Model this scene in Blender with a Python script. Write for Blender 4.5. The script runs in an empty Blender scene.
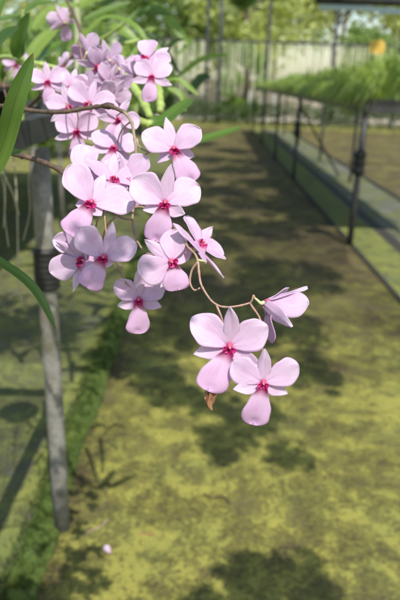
import bpy, math, random
from mathutils import Vector, Matrix, Euler, noise
R = math.radians
rnd = random.Random(7)
S = bpy.context.scene
COL = S.collection

# ------------------------------------------------------------ camera
H = 1.10
FPX = 600.0
rot = Matrix.Rotation(R(-0.1), 3, 'Z') @ Matrix.Rotation(R(90 - 20.2), 3, 'X') @ Matrix.Rotation(R(1.9), 3, 'Z')
CR, CU, CB = rot.col[0].copy(), rot.col[1].copy(), rot.col[2].copy()
CAM = Vector((0, 0, H))
cd = bpy.data.cameras.new('camera'); cam = bpy.data.objects.new('camera', cd); COL.objects.link(cam)
cam.location = CAM; cam.rotation_euler = rot.to_euler()
cd.sensor_fit = 'VERTICAL'; cd.sensor_height = 24; cd.lens = 24.0
cd.clip_start = 0.02; cd.clip_end = 500
cd.dof.use_dof = True; cd.dof.focus_distance = 0.41; cd.dof.aperture_fstop = 5.8
S.camera = cam

def P(x, y, d):
    """a point of the place: d metres in front of the lens"""
    return CAM + d * (CR * ((x - 200) / FPX) + CU * ((300 - y) / FPX) - CB)
def G(x, y, z=0.0):
    v = CR * ((x - 200) / FPX) + CU * ((300 - y) / FPX) - CB
    t = (z - CAM.z) / v.z
    return CAM + v * t

# ------------------------------------------------------------ helpers
class MB:
    def __init__(s): s.v, s.f, s.uv = [], [], []
    def add(s, vs, fs, uvs=None):
        n = len(s.v); s.v += [tuple(p) for p in vs]
        s.uv += uvs if uvs else [(0, 0)] * len(vs)
        s.f += [tuple(i + n for i in f) for f in fs]
    def box(s, a, b):
        x0, y0, z0 = a; x1, y1, z1 = b
        vs = [(x0,y0,z0),(x1,y0,z0),(x1,y1,z0),(x0,y1,z0),(x0,y0,z1),(x1,y0,z1),(x1,y1,z1),(x0,y1,z1)]
        s.add(vs, [(0,3,2,1),(4,5,6,7),(0,1,5,4),(1,2,6,5),(2,3,7,6),(3,0,4,7)])
    def tube(s, pts, rad, seg=8, cap=True):
        n = len(pts)
        if not isinstance(rad, (list, tuple)): rad = [rad] * n
        up = Vector((0.13, 0.21, 1)).normalized(); vs, uvs, fs = [], [], []
        t = (pts[1] - pts[0]).normalized(); a = t.cross(up)
        if a.length < .1: a = t.cross(Vector((1, 0, 0)))
        a.normalize()
        for i, p in enumerate(pts):
            t = (pts[min(i + 1, n - 1)] - pts[max(i - 1, 0)])
            if t.length < 1e-9: t = Vector((0, 0, 1))
            t.normalize(); a = (a - t * a.dot(t)).normalized(); b = t.cross(a)
            for k in range(seg):
                w = 2 * math.pi * k / seg
                vs.append(p + (a * math.cos(w) + b * math.sin(w)) * rad[i]); uvs.append((k / seg, i / n))
        for i in range(n - 1):
            for k in range(seg):
                k2 = (k + 1) % seg
                fs.append((i*seg+k, i*seg+k2, (i+1)*seg+k2, (i+1)*seg+k))
        if cap:
            fs.append(tuple(range(seg))[::-1]); fs.append(tuple((n-1)*seg+k for k in range(seg)))
        s.add(vs, fs, uvs)
    def build(s, name, mat, parent=None, loc=None, smooth=True):
        me = bpy.data.meshes.new(name); me.from_pydata(s.v, [], s.f)
        uvl = me.uv_layers.new(name='UVMap')
        idx = [0] * len(me.loops); me.loops.foreach_get('vertex_index', idx)
        flat = []
        for i in idx: flat += s.uv[i]
        uvl.data.foreach_set('uv', flat)
        me.materials.append(mat)
        if smooth: me.polygons.foreach_set('use_smooth', [True] * len(me.polygons))
        me.update()
        return link(name, me, parent, loc)
def link(name, me, parent=None, loc=None):
    o = bpy.data.objects.new(name, me); COL.objects.link(o)
    if parent: o.parent = parent
    if loc is not None: o.location = loc
    return o
def thing(name, label, cat, loc=(0, 0, 0), group=None):
    o = bpy.data.objects.new(name, None); COL.objects.link(o); o.location = loc; o.empty_display_size = .05
    return tag(o, label, cat, group)
def tag(o, label=None, cat=None, group=None, kind=None):
    if label: o['label'] = label
    if cat: o['category'] = cat
    if group: o['group'] = group
    if kind: o['kind'] = kind
    return o
def copy_tree(o, parent=None):
    c = o.copy(); COL.objects.link(c); c.parent = parent
    for ch in [q for q in KIDS.get(o.name, [])]: copy_tree(ch, c)
    return c
KIDS = {}
def index_kids():
    KIDS.clear()
    for q in bpy.data.objects:
        if q.parent: KIDS.setdefault(q.parent.name, []).append(q)
def catmull(pts, n=8):
    pts = [Vector(p) for p in pts]
    if len(pts) < 3:
        return [pts[0].lerp(pts[-1], i / n) for i in range(n + 1)]
    q = [pts[0] * 2 - pts[1]] + pts + [pts[-1] * 2 - pts[-2]]
    out = []
    for i in range(1, len(q) - 2):
        p0, p1, p2, p3 = q[i-1], q[i], q[i+1], q[i+2]
        for k in range(n):
            t = k / n
            out.append(.5 * ((2*p1) + (-p0+p2)*t + (2*p0-5*p1+4*p2-p3)*t*t + (-p0+3*p1-3*p2+p3)*t**3))
    out.append(pts[-1]); return out
def sstep(a, b, x):
    t = max(0, min(1, (x - a) / (b - a))); return t * t * (3 - 2 * t)

XL = G(35, 590).x; XR = G(345, 240).x   # path edges
# ------------------------------------------------------------ materials
def newmat(name):
    m = bpy.data.materials.new(name); m.use_nodes = True
    nt = m.node_tree; nt.nodes.clear()
    return m, nt, nt.nodes, nt.links
def nd(nt, t, **kw):
    n = nt.nodes.new(t)
    for k, v in kw.items():
        if k.startswith('i_'):
            key = k[2:]; key = int(key) if key.isdigit() else key.replace('_', ' ')
            n.inputs[key].default_value = v
        else: setattr(n, k, v)
    return n
def ramp(nt, src, stops, interp='LINEAR'):
    r = nt.nodes.new('ShaderNodeValToRGB'); r.color_ramp.interpolation = interp
    e = r.color_ramp.elements
    while len(e) < len(stops): e.new(.5)
    for i, (p, c) in enumerate(stops):
        e[i].position = p; e[i].color = (c if isinstance(c, (tuple, list)) else (c, c, c)) + ((1,) if not isinstance(c, (tuple, list)) or len(c) == 3 else ())
    nt.links.new(src, r.inputs[0]); return r.outputs[0]
def mix(nt, f, a, b, mode='MIX'):
    n = nt.nodes.new('ShaderNodeMix'); n.data_type = 'RGBA'; n.blend_type = mode
    for s, v in ((0, f), (6, a), (7, b)):
        if hasattr(v, 'is_linked'): nt.links.new(v, n.inputs[s])
        else: n.inputs[s].default_value = v if s == 0 else (tuple(v) + (1,))[:4]
    return n.outputs[2]
def coords(nt, kind='Object'):
    return nt.nodes.new('ShaderNodeTexCoord').outputs[kind]
def noisetex(nt, scale, detail=4, rough=.55, vec=None, dist=0):
    n = nd(nt, 'ShaderNodeTexNoise'); n.inputs['Scale'].default_value = scale; n.inputs['Detail'].default_value = detail
    n.inputs['Roughness'].default_value = rough; n.inputs['Distortion'].default_value = dist
    if vec is not None: nt.links.new(vec, n.inputs['Vector'])
    return n.outputs[0]
def bump(nt, h, strength=.3, dist=.01):
    b = nd(nt, 'ShaderNodeBump'); b.inputs['Strength'].default_value = strength; b.inputs['Distance'].default_value = dist
    nt.links.new(h, b.inputs['Height']); return b.outputs[0]
def finish(m, nt, col, rough=.6, trans=0.0, nrm=None, metal=0, spec=.5, tcol=None):
    p = nd(nt, 'ShaderNodeBsdfPrincipled'); out = nd(nt, 'ShaderNodeOutputMaterial')
    if hasattr(col, 'is_linked'): nt.links.new(col, p.inputs['Base Color'])
    else: p.inputs['Base Color'].default_value = tuple(col) + (1,)
    if hasattr(rough, 'is_linked'): nt.links.new(rough, p.inputs['Roughness'])
    else: p.inputs['Roughness'].default_value = rough
    p.inputs['Metallic'].default_value = metal; p.inputs['Specular IOR Level'].default_value = spec
    if nrm is not None: nt.links.new(nrm, p.inputs['Normal'])
    if trans:
        t = nd(nt, 'ShaderNodeBsdfTranslucent')
        tc = tcol if tcol is not None else col
        if hasattr(tc, 'is_linked'): nt.links.new(tc, t.inputs[0])
        else: t.inputs[0].default_value = tuple(tc) + (1,)
        mx = nd(nt, 'ShaderNodeMixShader'); mx.inputs[0].default_value = trans
        nt.links.new(p.outputs[0], mx.inputs[1]); nt.links.new(t.outputs[0], mx.inputs[2])
        nt.links.new(mx.outputs[0], out.inputs[0])
    else: nt.links.new(p.outputs[0], out.inputs[0])
    return m
def simple(name, col, rough=.6, var=.25, scale=30, metal=0, trans=0, bmp=0, spec=.5, stretch=None):
    m, nt, N, L = newmat(name)
    co = coords(nt)
    if stretch:
        mp = nd(nt, 'ShaderNodeMapping'); mp.inputs['Scale'].default_value = stretch; L.new(co, mp.inputs[0]); co = mp.outputs[0]
    nz = noisetex(nt, scale, 5, .6, co)
    c = ramp(nt, nz, [(.3, tuple(x * (1 - var) for x in col)), (.7, tuple(min(1, x * (1 + var)) for x in col))])
    return finish(m, nt, c, rough, trans, bump(nt, nz, bmp, .004) if bmp else None, metal, spec)

# petals: pigment runs along the petal (uv.y 0 at the throat, 1 at the tip; uv.x across)
def petal_mat(name, base, tip, throat, thr=(0.02, .16), vein=.32):
    m, nt, N, L = newmat(name)
    uv = nd(nt, 'ShaderNodeUVMap').outputs[0]
    sp = nd(nt, 'ShaderNodeSeparateXYZ'); L.new(uv, sp.inputs[0])
    c = mix(nt, ramp(nt, sp.outputs[1], [(.1, 0.), (.95, 1.)]), base, tip)
    # veins fan out from the base
    mp = nd(nt, 'ShaderNodeMapping'); mp.inputs['Scale'].default_value = (1, .16, 1); L.new(uv, mp.inputs[0])
    v = noisetex(nt, 17, 2, .5, mp.outputs[0], .1)
    vm = ramp(nt, v, [(.50, 0.), (.62, 1.)])
    mul = nd(nt, 'ShaderNodeMath', operation='MULTIPLY'); mul.inputs[1].default_value = vein; L.new(vm, mul.inputs[0])
    c = mix(nt, mul.outputs[0], c, tuple(a * b for a, b in zip(base, (.93, .72, .88))))
    blot = noisetex(nt, 60, 3, .6, coords(nt))
    c = mix(nt, ramp(nt, blot, [(.45, 0.), (.75, .28)]), c, tuple(a * b for a, b in zip(base, (1., .84, .97))))
    c = mix(nt, ramp(nt, sp.outputs[1], [(thr[0], 1.), (thr[1], 0.)]), c, throat)
    nb = noisetex(nt, 26, 4, .6, mp.outputs[0])
    fine = noisetex(nt, 900, 2, .6, coords(nt))
    ad = nd(nt, 'ShaderNodeMath', operation='ADD'); L.new(nb, ad.inputs[0])
    fm = nd(nt, 'ShaderNodeMath', operation='MULTIPLY'); fm.inputs[1].default_value = .25; L.new(fine, fm.inputs[0]); L.new(fm.outputs[0], ad.inputs[1])
    return finish(m, nt, c, .5, .48, bump(nt, ad.outputs[0], .22, .0012), 0, .35)
M = {}
BASE, TIP, MAG = (.76, .57, .755), (.825, .70, .84), (.54, .025, .20)
M['petal'] = petal_mat('petal', BASE, TIP, (.68, .22, .48), (.0, .12))
M['sepal'] = petal_mat('sepal', (.76, .58, .75), (.825, .71, .84), (.72, .34, .56), (.0, .10), .35)
M['lip'] = petal_mat('lip', (.79, .62, .79), (.75, .51, .74), MAG, (.10, .31), .45)
M['throat'] = simple('throat', (.58, .05, .24), .5, .35, 300)
M['column'] = simple('column', (.66, .10, .20), .45, .3, 200, trans=.2)
M['anther'] = simple('anther', (.70, .16, .24), .5, .1, 200)
M['ovary'] = simple('ovary', (.52, .56, .30), .5, .2, 120, trans=.2)
M['pedicel'] = simple('pedicel', (.33, .20, .15), .5, .25, 160)
M['cane_brown'] = simple('cane_brown', (.115, .075, .05), .55, .45, 90, bmp=.5)
M['cane_twig'] = simple('cane_twig', (.28, .21, .14), .6, .35, 140, bmp=.4)
M['cane_green'] = simple('cane_green', (.34, .44, .12), .5, .3, 60, trans=.1)
M['bamboo'] = simple('bamboo', (.55, .58, .36), .5, .15, 20)
M['node'] = simple('node', (.05, .028, .018), .7, .4, 150)
M['dry'] = simple('dry', (.34, .17, .085), .7, .35, 120, trans=.15)
def leaf_mat(name, col, tr=.35, rough=.4):
    m, nt, N, L = newmat(name)
    uv = nd(nt, 'ShaderNodeUVMap').outputs[0]
    mp = nd(nt, 'ShaderNodeMapping'); mp.inputs['Scale'].default_value = (1, .05, 1); L.new(uv, mp.inputs[0])
    st = noisetex(nt, 24, 3, .6, mp.outputs[0])
    c = mix(nt, ramp(nt, st, [(.35, 0.), (.7, 1.)]), tuple(x * .75 for x in col), tuple(x * 1.25 for x in col))
    b = noisetex(nt, 8, 4, .6, coords(nt))
    c = mix(nt, ramp(nt, b, [(.4, 0.), (.75, .5)]), c, (col[0] * 1.6, col[1] * 1.25, col[2] * .8))
    sx = nd(nt, 'ShaderNodeSeparateXYZ'); L.new(uv, sx.inputs[0])
    c = mix(nt, ramp(nt, sx.outputs[0], [(.46, 0.), (.495, .7), (.505, .7), (.54, 0.)]), c, tuple(x * .45 for x in col))
    c = mix(nt, ramp(nt, noisetex(nt, 140, 2, .5, coords(nt)), [(.70, 0.), (.76, .7)]), c, (.16, .12, .05))
    c = mix(nt, ramp(nt, sx.outputs[1], [(.955, 0.), (.99, .9)]), c, (.17, .10, .04))
    gi = nd(nt, 'ShaderNodeNewGeometry')
    r = ramp(nt, gi.outputs['Random Per Island'], [(0, .72), (1, 1.3)])
    c = mix(nt, 1., c, r, 'MULTIPLY')
    tc = mix(nt, 1., c, (1.8, 1.8, .9), 'MULTIPLY')
    return finish(m, nt, c, rough, tr, bump(nt, st, .25, .002), 0, .5, tc)
M['leaf'] = leaf_mat('leaf', (.085, .17, .035))
M['leaf_light'] = leaf_mat('leaf_light', (.20, .32, .07), .45)
M['leaf_dark'] = leaf_mat('leaf_dark', (.045, .10, .028))
M['tree_leaf'] = leaf_mat('tree_leaf', (.19, .28, .11), .5, .5)
M['tree_leaf_dark'] = leaf_mat('tree_leaf_dark', (.09, .14, .06), .4, .5)
M['tree_leaf_gold'] = leaf_mat('tree_leaf_gold', (.36, .42, .20), .5, .5)
M['seedling'] = leaf_mat('seedling', (.30, .40, .15), .5)
M['hedge'] = leaf_mat('hedge', (.045, .085, .018), .25)
M['moss'] = leaf_mat('moss', (.068, .11, .018), .2, .9)
M['root'] = simple('root', (.42, .40, .30), .7, .3, 60)
M['bark'] = simple('bark', (.13, .10, .075), .85, .35, 12, bmp=.6)
M['black'] = simple('black', (.018, .017, .016), .45, .4, 40)
M['tape'] = simple('tape', (.012, .012, .012), .5, .5, 60, bmp=.6)
M['steel_dark'] = simple('steel_dark', (.045, .045, .045), .5, .5, 30, .2, bmp=.2)
M['grey_beam'] = simple('grey_beam', (.042, .043, .046), .6, .35, 25, .1, bmp=.3, stretch=(1, .2, 1))
M['pvc'] = simple('pvc', (.32, .35, .33), .5, .2, 10)
M['potting'] = simple('potting', (.10, .065, .04), .9, .5, 80, bmp=.8)
M['yellow'] = simple('yellow', (.75, .50, .10), .6, .1, 40, trans=.2)
# galvanised pipe with algae and rust marks
m, nt, N, L = newmat('galvanised')
co = coords(nt); n1 = noisetex(nt, 40, 6, .65, co); n2 = noisetex(nt, 9, 5, .6, co)
c = ramp(nt, n1, [(.3, (.15, .14, .125)), (.6, (.30, .29, .265))])
c = mix(nt, ramp(nt, n2, [(.52, 0.), (.66, .75)]), c, (.12, .115, .07))
c = mix(nt, ramp(nt, noisetex(nt, 23, 4, .6, co), [(.62, 0.), (.72, .8)]), c, (.22, .15, .11))
M['galv'] = finish(m, nt, c, .6, 0, bump(nt, n1, .3, .002), .25)

# mossy concrete
def ground_mat(name, moss_lo=.42, moss_hi=.56, dirt=(.055, .043, .022), mossc=(.30, .31, .07), conc=(.16, .145, .10), zone=None, wet=.0):
    m, nt, N, L = newmat(name)
    co = coords(nt)
    big = noisetex(nt, 1.7, 5, .62, co, .4); mid = noisetex(nt, 11, 6, .7, co, .3); fine = noisetex(nt, 75, 5, .7, co); grain = noisetex(nt, 230, 3, .7, co)
    a = nd(nt, 'ShaderNodeMath', operation='MULTIPLY_ADD'); a.inputs[1].default_value = .42; L.new(mid, a.inputs[0])
    b = nd(nt, 'ShaderNodeMath', operation='MULTIPLY'); b.inputs[1].default_value = .28; L.new(big, b.inputs[0]); L.new(b.outputs[0], a.inputs[2])
    a2 = nd(nt, 'ShaderNodeMath', operation='MULTIPLY_ADD'); a2.inputs[1].default_value = .40; L.new(fine, a2.inputs[0]); L.new(a.outputs[0], a2.inputs[2])
    src = a2.outputs[0]
    if zone:   # trodden, wetter middle of the path carries brown algae instead of moss
        sp = nd(nt, 'ShaderNodeSeparateXYZ'); L.new(co, sp.inputs[0])
        z = ramp(nt, nd_map(nt, sp.outputs[1], 0, 12), zone)
        ze = ramp(nt, nd_map(nt, sp.outputs[0], XL, XL + .5), [(0., .09), (.10, .04), (.2, 0.)])
        za = nd(nt, 'ShaderNodeMath', operation='ADD'); L.new(z, za.inputs[0]); L.new(ze, za.inputs[1]); z = za.outputs[0]
        s = nd(nt, 'ShaderNodeMath', operation='SUBTRACT'); L.new(src, s.inputs[0]); L.new(z, s.inputs[1]); src = s.outputs[0]
    mossmask = ramp(nt, src, [(moss_lo, 0.), (moss_hi, 1.)])
    mc = mix(nt, ramp(nt, mid, [(.35, 0.), (.65, 1.)]), tuple(x * .8 for x in mossc), (mossc[0] * 1.12, mossc[1] * 1.08, mossc[2]))
    mc = mix(nt, ramp(nt, noisetex(nt, 3.1, 4, .6, co), [(.5, 0.), (.7, .6)]), mc, (mossc[0] * .52, mossc[1] * .68, mossc[2] * .9))
    dc = mix(nt, ramp(nt, fine, [(.35, 0.), (.65, 1.)]), dirt, tuple(x * 1.9 for x in dirt))
    dc = mix(nt, ramp(nt, noisetex(nt, 4.2, 5, .6, co), [(.5, 0.), (.62, 1.)]), dc, conc)
    c = mix(nt, mossmask, dc, mc)
    # dark specks and little pits of debris
    vo = nd(nt, 'ShaderNodeTexVoronoi'); vo.inputs['Scale'].default_value = 34; vo.inputs['Randomness'].default_value = 1; L.new(co, vo.inputs['Vector'])
    sc = nd(nt, 'ShaderNodeMath', operation='MULTIPLY_ADD'); sc.inputs[1].default_value = -1.; sc.inputs[2].default_value = .0
    dm = nd(nt, 'ShaderNodeMath', operation='LESS_THAN')
    thr = ramp(nt, mid, [(.45, .0), (.7, .33)]); L.new(vo.outputs['Distance'], dm.inputs[0]); L.new(thr, dm.inputs[1])
    dd = nd(nt, 'ShaderNodeMath', operation='MULTIPLY'); dd.inputs[1].default_value = .65; L.new(dm.outputs[0], dd.inputs[0])
    c = mix(nt, dd.outputs[0], c, tuple(x * 1.3 for x in dirt))
    c = mix(nt, .6, c, ramp(nt, grain, [(.3, .45), (.7, 1.5)]), 'MULTIPLY')
    hb = nd(nt, 'ShaderNodeMath', operation='MULTIPLY_ADD'); hb.inputs[1].default_value = .5; L.new(fine, hb.inputs[0]); L.new(mossmask, hb.inputs[2])
    rg = ramp(nt, mossmask, [(0, .72 - wet), (1, .9)])
    return finish(m, nt, c, rg, 0, bump(nt, hb.outputs[0], .8, .008), 0, .3)
def nd_map(nt, s, a, b):
    n = nd(nt, 'ShaderNodeMapRange'); n.inputs[1].default_value = a; n.inputs[2].default_value = b
    nt.links.new(s, n.inputs[0]); return n.outputs[0]
M['path'] = ground_mat('path_moss', .42, .57, (.050, .036, .018), (.25, .245, .056), (.15, .115, .06), zone=[(0, 0.), (.16, .0), (.23, .05), (.34, .10), (1, .10)])
M['lane_left'] = ground_mat('lane_left', .44, .58, (.085, .078, .058), (.18, .20, .06), (.20, .195, .17), wet=.1)
M['mat_right'] = ground_mat('mat_right', .40, .53, (.07, .072, .065), (.17, .19, .05), (.24, .245, .25), wet=.22)
M['mat_grey'] = ground_mat('mat_grey', .47, .59, (.10, .10, .10), (.15, .17, .06), (.27, .275, .28), wet=.22)
M['soil'] = ground_mat('soil', .44, .56, (.09, .07, .04), (.25, .25, .07), (.24, .21, .15))
M['trench'] = simple('trench', (.035, .032, .025), .7, .4, 20)
M['pale_ground'] = simple('pale_ground', (.70, .62, .56), .9, .15, 2)

# ------------------------------------------------------------ ground and lanes (structure)
def sheet(name, x0, x1, y0, y1, z, mat, nx=1, ny=1, z1=None):
    b = MB()
    vs = [(x0 + (x1 - x0) * i / nx, y0 + (y1 - y0) * j / ny, z) for j in range(ny + 1) for i in range(nx + 1)]
    fs = [(j*(nx+1)+i, j*(nx+1)+i+1, (j+1)*(nx+1)+i+1, (j+1)*(nx+1)+i) for j in range(ny) for i in range(nx)]
    b.add(vs, fs); return tag(b.build(name, mat, smooth=False), kind='structure')
def slab(name, x0, x1, y0, y1, z0, z1, mat):
    b = MB(); b.box((x0, y0, z0), (x1, y1, z1)); return tag(b.build(name, mat, smooth=False), kind='structure')
PB = G(62, 528)                        # foot of the left pipe
YEND = min(15.5, G(208, 127).y)
print('post', PB, 'XL', XL, 'XR', XR, 'YEND', YEND, 'leg2', G(291, 180), 'ch', G(366, 200), G(400, 180), 'lane', G(0, 500), G(120, 300))
sheet('ground', -150, 150, -60, 300, -.012, M['soil'])
slab('path', XL, XR, -1.5, YEND, -.06, .0, M['path'])
sheet('lane', -1.6, XL - .002, -1.5, YEND, -.008, M['lane_left'])
sheet('ground_cloth', XR + .035, 1.40, -1.5, YEND, -.006, M['mat_right'])
sheet('gutter', 1.40, 1.50, -1.5, YEND, -.009, M['trench'])
sheet('ground_cloth', 1.50, 2.02, -1.5, YEND, -.006, M['mat_grey'])
sheet('walkway', 2.08, 5.5, -1.5, YEND, -.008, M['path'])
sheet('yard', -40, 40, YEND + 3.0, 40, -.004, M['pale_ground'])
# black edging strip of the path
b = MB(); b.box((XR + .002, -1.5, -.05), (XR + .03, YEND, .012)); tag(b.build('kerb_strip', M['trench'], smooth=False), kind='structure')
b = MB(); b.box((2.025, -1.5, -.05), (2.07, YEND, .01)); tag(b.build('kerb_strip', M['trench'], smooth=False), kind='structure')

# dark wet stripe between lane and moss
sheet('lane_edge', XL - .13, XL - .09, -1.5, YEND, -.004, M['mat_right'])

# moss growing along the path edge: lumpy cushion with tiny shoots
b = MB(); nx, ny = 16, 900
vs = []
Y0m, Y1m = .3, YEND
for j in range(ny + 1):
    y = Y0m + (Y1m - Y0m) * (j / ny) ** 1.5
    wv = noise.noise(Vector((0, y * 2.2, 3))) * .035
    for i in range(nx + 1):
        t = i / nx; x = XL - .135 + t * .09 + .06 + wv * (1 - abs(2*t-1)) + (wv if t > .5 else 0)
        z = -.006 + .026 * math.sin(math.pi * t) ** .6 * (1 + 1.1 * noise.noise(Vector((x * 30, y * 30, 0))) + .7 * noise.noise(Vector((x * 80, y * 80, 4)))) if 0 < i < nx else -.012
        vs.append((x, y, z))
fs = [(j*(nx+1)+i, j*(nx+1)+i+1, (j+1)*(nx+1)+i+1, (j+1)*(nx+1)+i) for j in range(ny) for i in range(nx)]
b.add(vs, fs)
for k in range(30000):
    y = Y0m + (Y1m - Y0m) * rnd.random() ** 2.6
    x = XL - .038 + rnd.gauss(0, .024) + noise.noise(Vector((0, y * 2.2, 3))) * .04
    x = min(max(x, XL - .12), XL + .05)
    h = rnd.uniform(.008, .022); w = rnd.uniform(.002, .004); a = rnd.uniform(0, 6.28)
    z = .012 if abs(x - XL + .045) < .04 else 0
    dx, dy = math.cos(a) * w, math.sin(a) * w
    lx, ly = rnd.gauss(0, .006), rnd.gauss(0, .006)
    b.add([(x-dx, y-dy, z), (x+dx, y+dy, z), (x+lx, y+ly, z+h)], [(0, 1, 2)])
tag(b.build('moss', M['moss'], smooth=False), 'bright green moss cushion along the left path edge', 'moss', kind='stuff')

# ------------------------------------------------------------ left bench with pipe legs
BX = PB.x + .045; BYE = PB.y + .05; BZ = 1.028
bench = thing('bench', 'grey nursery bench on galvanised pipe legs holding the orchid pots', 'bench', (BX, BYE, 0))
o = Vector((BX, BYE, 0))
b = MB()
b.box((-.035, -.80, BZ - .042), (0, 0, BZ)); b.box((-1.2, -.04, BZ - .040), (-.037, -.002, BZ - .002)); b.box((-1.24, -.80, BZ - .042), (-1.202, 0, BZ))
b.build('frame', M['grey_beam'], bench, smooth=False)
b = MB()
for k in range(72): x = -1.19 + k * .016; b.box((x, -.80, BZ - .012), (x + .0028, -.045, BZ - .009))
for k in range(46): y = -.79 + k * .0162; b.box((-1.2, y, BZ - .0085), (-.04, y + .0028, BZ - .0055))
b.build('wire_mesh', M['steel_dark'], bench, smooth=False)
for (lx, ly) in ((PB.x, PB.y), (PB.x, PB.y - .70), (PB.x - 1.1, PB.y), (PB.x - 1.1, PB.y - .70)):
    b = MB(); q = Vector((lx, ly, 0)) - o
    pts = [q + Vector((0, 0, z)) for z in (-.03, .2, .5, .8, BZ - .07)]
    b.tube(pts, .0205, 20); leg = b.build('leg', M['galv'], bench)
    b = MB()
    z0, z1 = .655, .75
    pp, rr = [], []
    for i in range(26):
        z = z0 + (z1 - z0) * i / 25; pp.append(q + Vector((0, 0, z)) ); rr.append(.0255 + .0022 * abs(math.sin(i * .9)) + rnd.uniform(0, .0012))
    rr[0] = rr[-1] = .0208
    b.tube(pp, rr, 18); b.build('tape_wrap', M['tape'], leg)

# ------------------------------------------------------------ right bench with seedlings
RX0, RX1, RY0, RY1, RZ = XR - .03, XR + .74, G(343, 245).y - .04, YEND - 1.5, .975
rb = thing('bench', 'long black steel bench covered in dense green seedlings', 'bench', (RX0, RY0, 0))
o = Vector((RX0, RY0, 0))
b = MB()
b.box((0, 0, RZ - .05), (.04, RY1 - RY0, RZ)); b.box((RX1 - RX0 - .04, 0, RZ - .05), (RX1 - RX0, RY1 - RY0, RZ))
for k in range(14):
    y = k * (RY1 - RY0 - .04) / 13; b.box((.041, y, RZ - .048), (RX1 - RX0 - .041, y + .04, RZ - .003))
b.build('frame', M['steel_dark'], rb, smooth=False)
b = MB(); b.box((.045, .01, RZ - .001), (RX1 - RX0 - .045, RY1 - RY0 - .01, RZ + .035)); b.build('tray', M['black'], rb, smooth=False)
ys = [G(343, 245).y, G(291, 180).y, 9.3, 11.6, RY1 - .05]
for i, y in enumerate(ys):
    for x in (XR - .0, RX1 - .06):
        q = Vector((x, y, 0)) - o; b = MB()
        b.tube([q + Vector((0, 0, z)) for z in (-.03, .3, .6, RZ - .05)], .018 if i else .023, 12)
        leg = b.build('leg', M['steel_dark'], rb)
        if x < XR + .2:
            b = MB(); pp = [q + Vector((0, 0, .50 + .018 * j)) for j in range(11)]
            b.tube(pp, [.021] + [(.034 if y < 8 else .024) + rnd.uniform(0, .012) for _ in range(9)] + [.021], 12); b.build('tape_wrap', M['tape'], leg)
y = ys[1]; b = MB(); b.tube([Vector((.04, y + .0, .84)) - Vector((0, RY0, 0)), Vector((.68, y + .5, 0)) - Vector((0, RY0, 0))], .012, 8); b.build('brace', M['steel_dark'], rb)
b = MB()
for k in range(19000):
    y = RY0 + .02 + (RY1 - RY0 - .04) * rnd.random() ** 1.25; x = RX0 + (RX1 - RX0) * rnd.random() ** 1.1
    cl = .85 + .55 * noise.noise(Vector((x * 2.1, y * 1.6, 5))) + .75 * noise.noise(Vector((x * 9, y * 6, 2)))
    if cl < .3: continue
    hh = max(.10, .34 - (y - 4) * .026) * cl * rnd.uniform(.6, 1.25) * (.55 + .45 * sstep(0, .25, x - RX0))
    a = rnd.uniform(0, 6.28); d = Vector((math.cos(a), math.sin(a), 0)); ln = rnd.uniform(.1, .8) * hh
    if x < RX0 + .14: d = (d + Vector((-1.1, 0, 0))).normalized(); ln *= 1.7; hh *= .8
    s = Vector((-d.y, d.x, 0)) * rnd.uniform(.003, .006) * (1 + y * .1)
    p0 = Vector((x, y, RZ + .03)); p1 = p0 + d * ln * .35 + Vector((0, 0, hh * .65)); p2 = p0 + d * ln + Vector((0, 0, hh * (.95 - .85 * (ln / hh))))
    b.add([p0 - s, p0 + s, p1 + s, p1 - s, p2], [(0, 1, 2, 3), (3, 2, 4)])
tag(b.build('seedling_grass', M['seedling'], smooth=False), 'dense bright green seedlings crowding the black bench top', 'seedlings', kind='stuff')
# yellow tag on a stick
p = P(377, 48, 4.2)
t = thing('plant_tag', 'yellow plant tag on a thin stick above the seedlings', 'tag', (p.x, p.y, RZ))
b = MB(); b.tube([Vector((0, 0, 0)), Vector((0, 0, p.z - RZ - .03))], .003, 6); b.build('stick', M['bamboo'], t)
b = MB(); hz = p.z - RZ
pr = [(-.055, -.03), (.05, -.045), (.06, .02), (.03, .055), (-.05, .045)]
b.add([(x, -.0015, hz + z) for x, z in pr] + [(x, .0015, hz + z) for x, z in pr], [(0, 1, 2, 3, 4), (9, 8, 7, 6, 5)] + [(i, 5 + i, 5 + (i + 1) % 5, (i + 1) % 5) for i in range(5)])
b.build('tag_plate', M['yellow'], t, smooth=False)

# ------------------------------------------------------------ far end: hedge, sheets, posts
b = MB()
for k in range(20000):
    x = rnd.uniform(-.6, 8.5); y = YEND + .25 + rnd.random() * .7
    z = rnd.random() ** .7 * (.56 + .14 * noise.noise(Vector((x * 2, y * 2, 1))))
    c = Vector((x, y, z)); a = Vector((rnd.gauss(0, 1), rnd.gauss(0, 1), rnd.gauss(0, .6))).normalized() * rnd.uniform(.02, .05); e = a.cross(Vector((rnd.gauss(0, 1), rnd.gauss(0, 1), 1))).normalized() * .012
    b.add([c - a, c - e, c + a, c + e], [(0, 1, 2, 3)])
tag(b.build('ground_cover', M['hedge'], smooth=False), 'low dark green planting across the far end of the path', 'planting', kind='stuff')
# kerb in front of it
b = MB(); b.box((-3, YEND + .01, -.05), (6.6, YEND + .12, .05)); tag(b.build('kerb', M['soil'], smooth=False), kind='structure')

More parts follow.
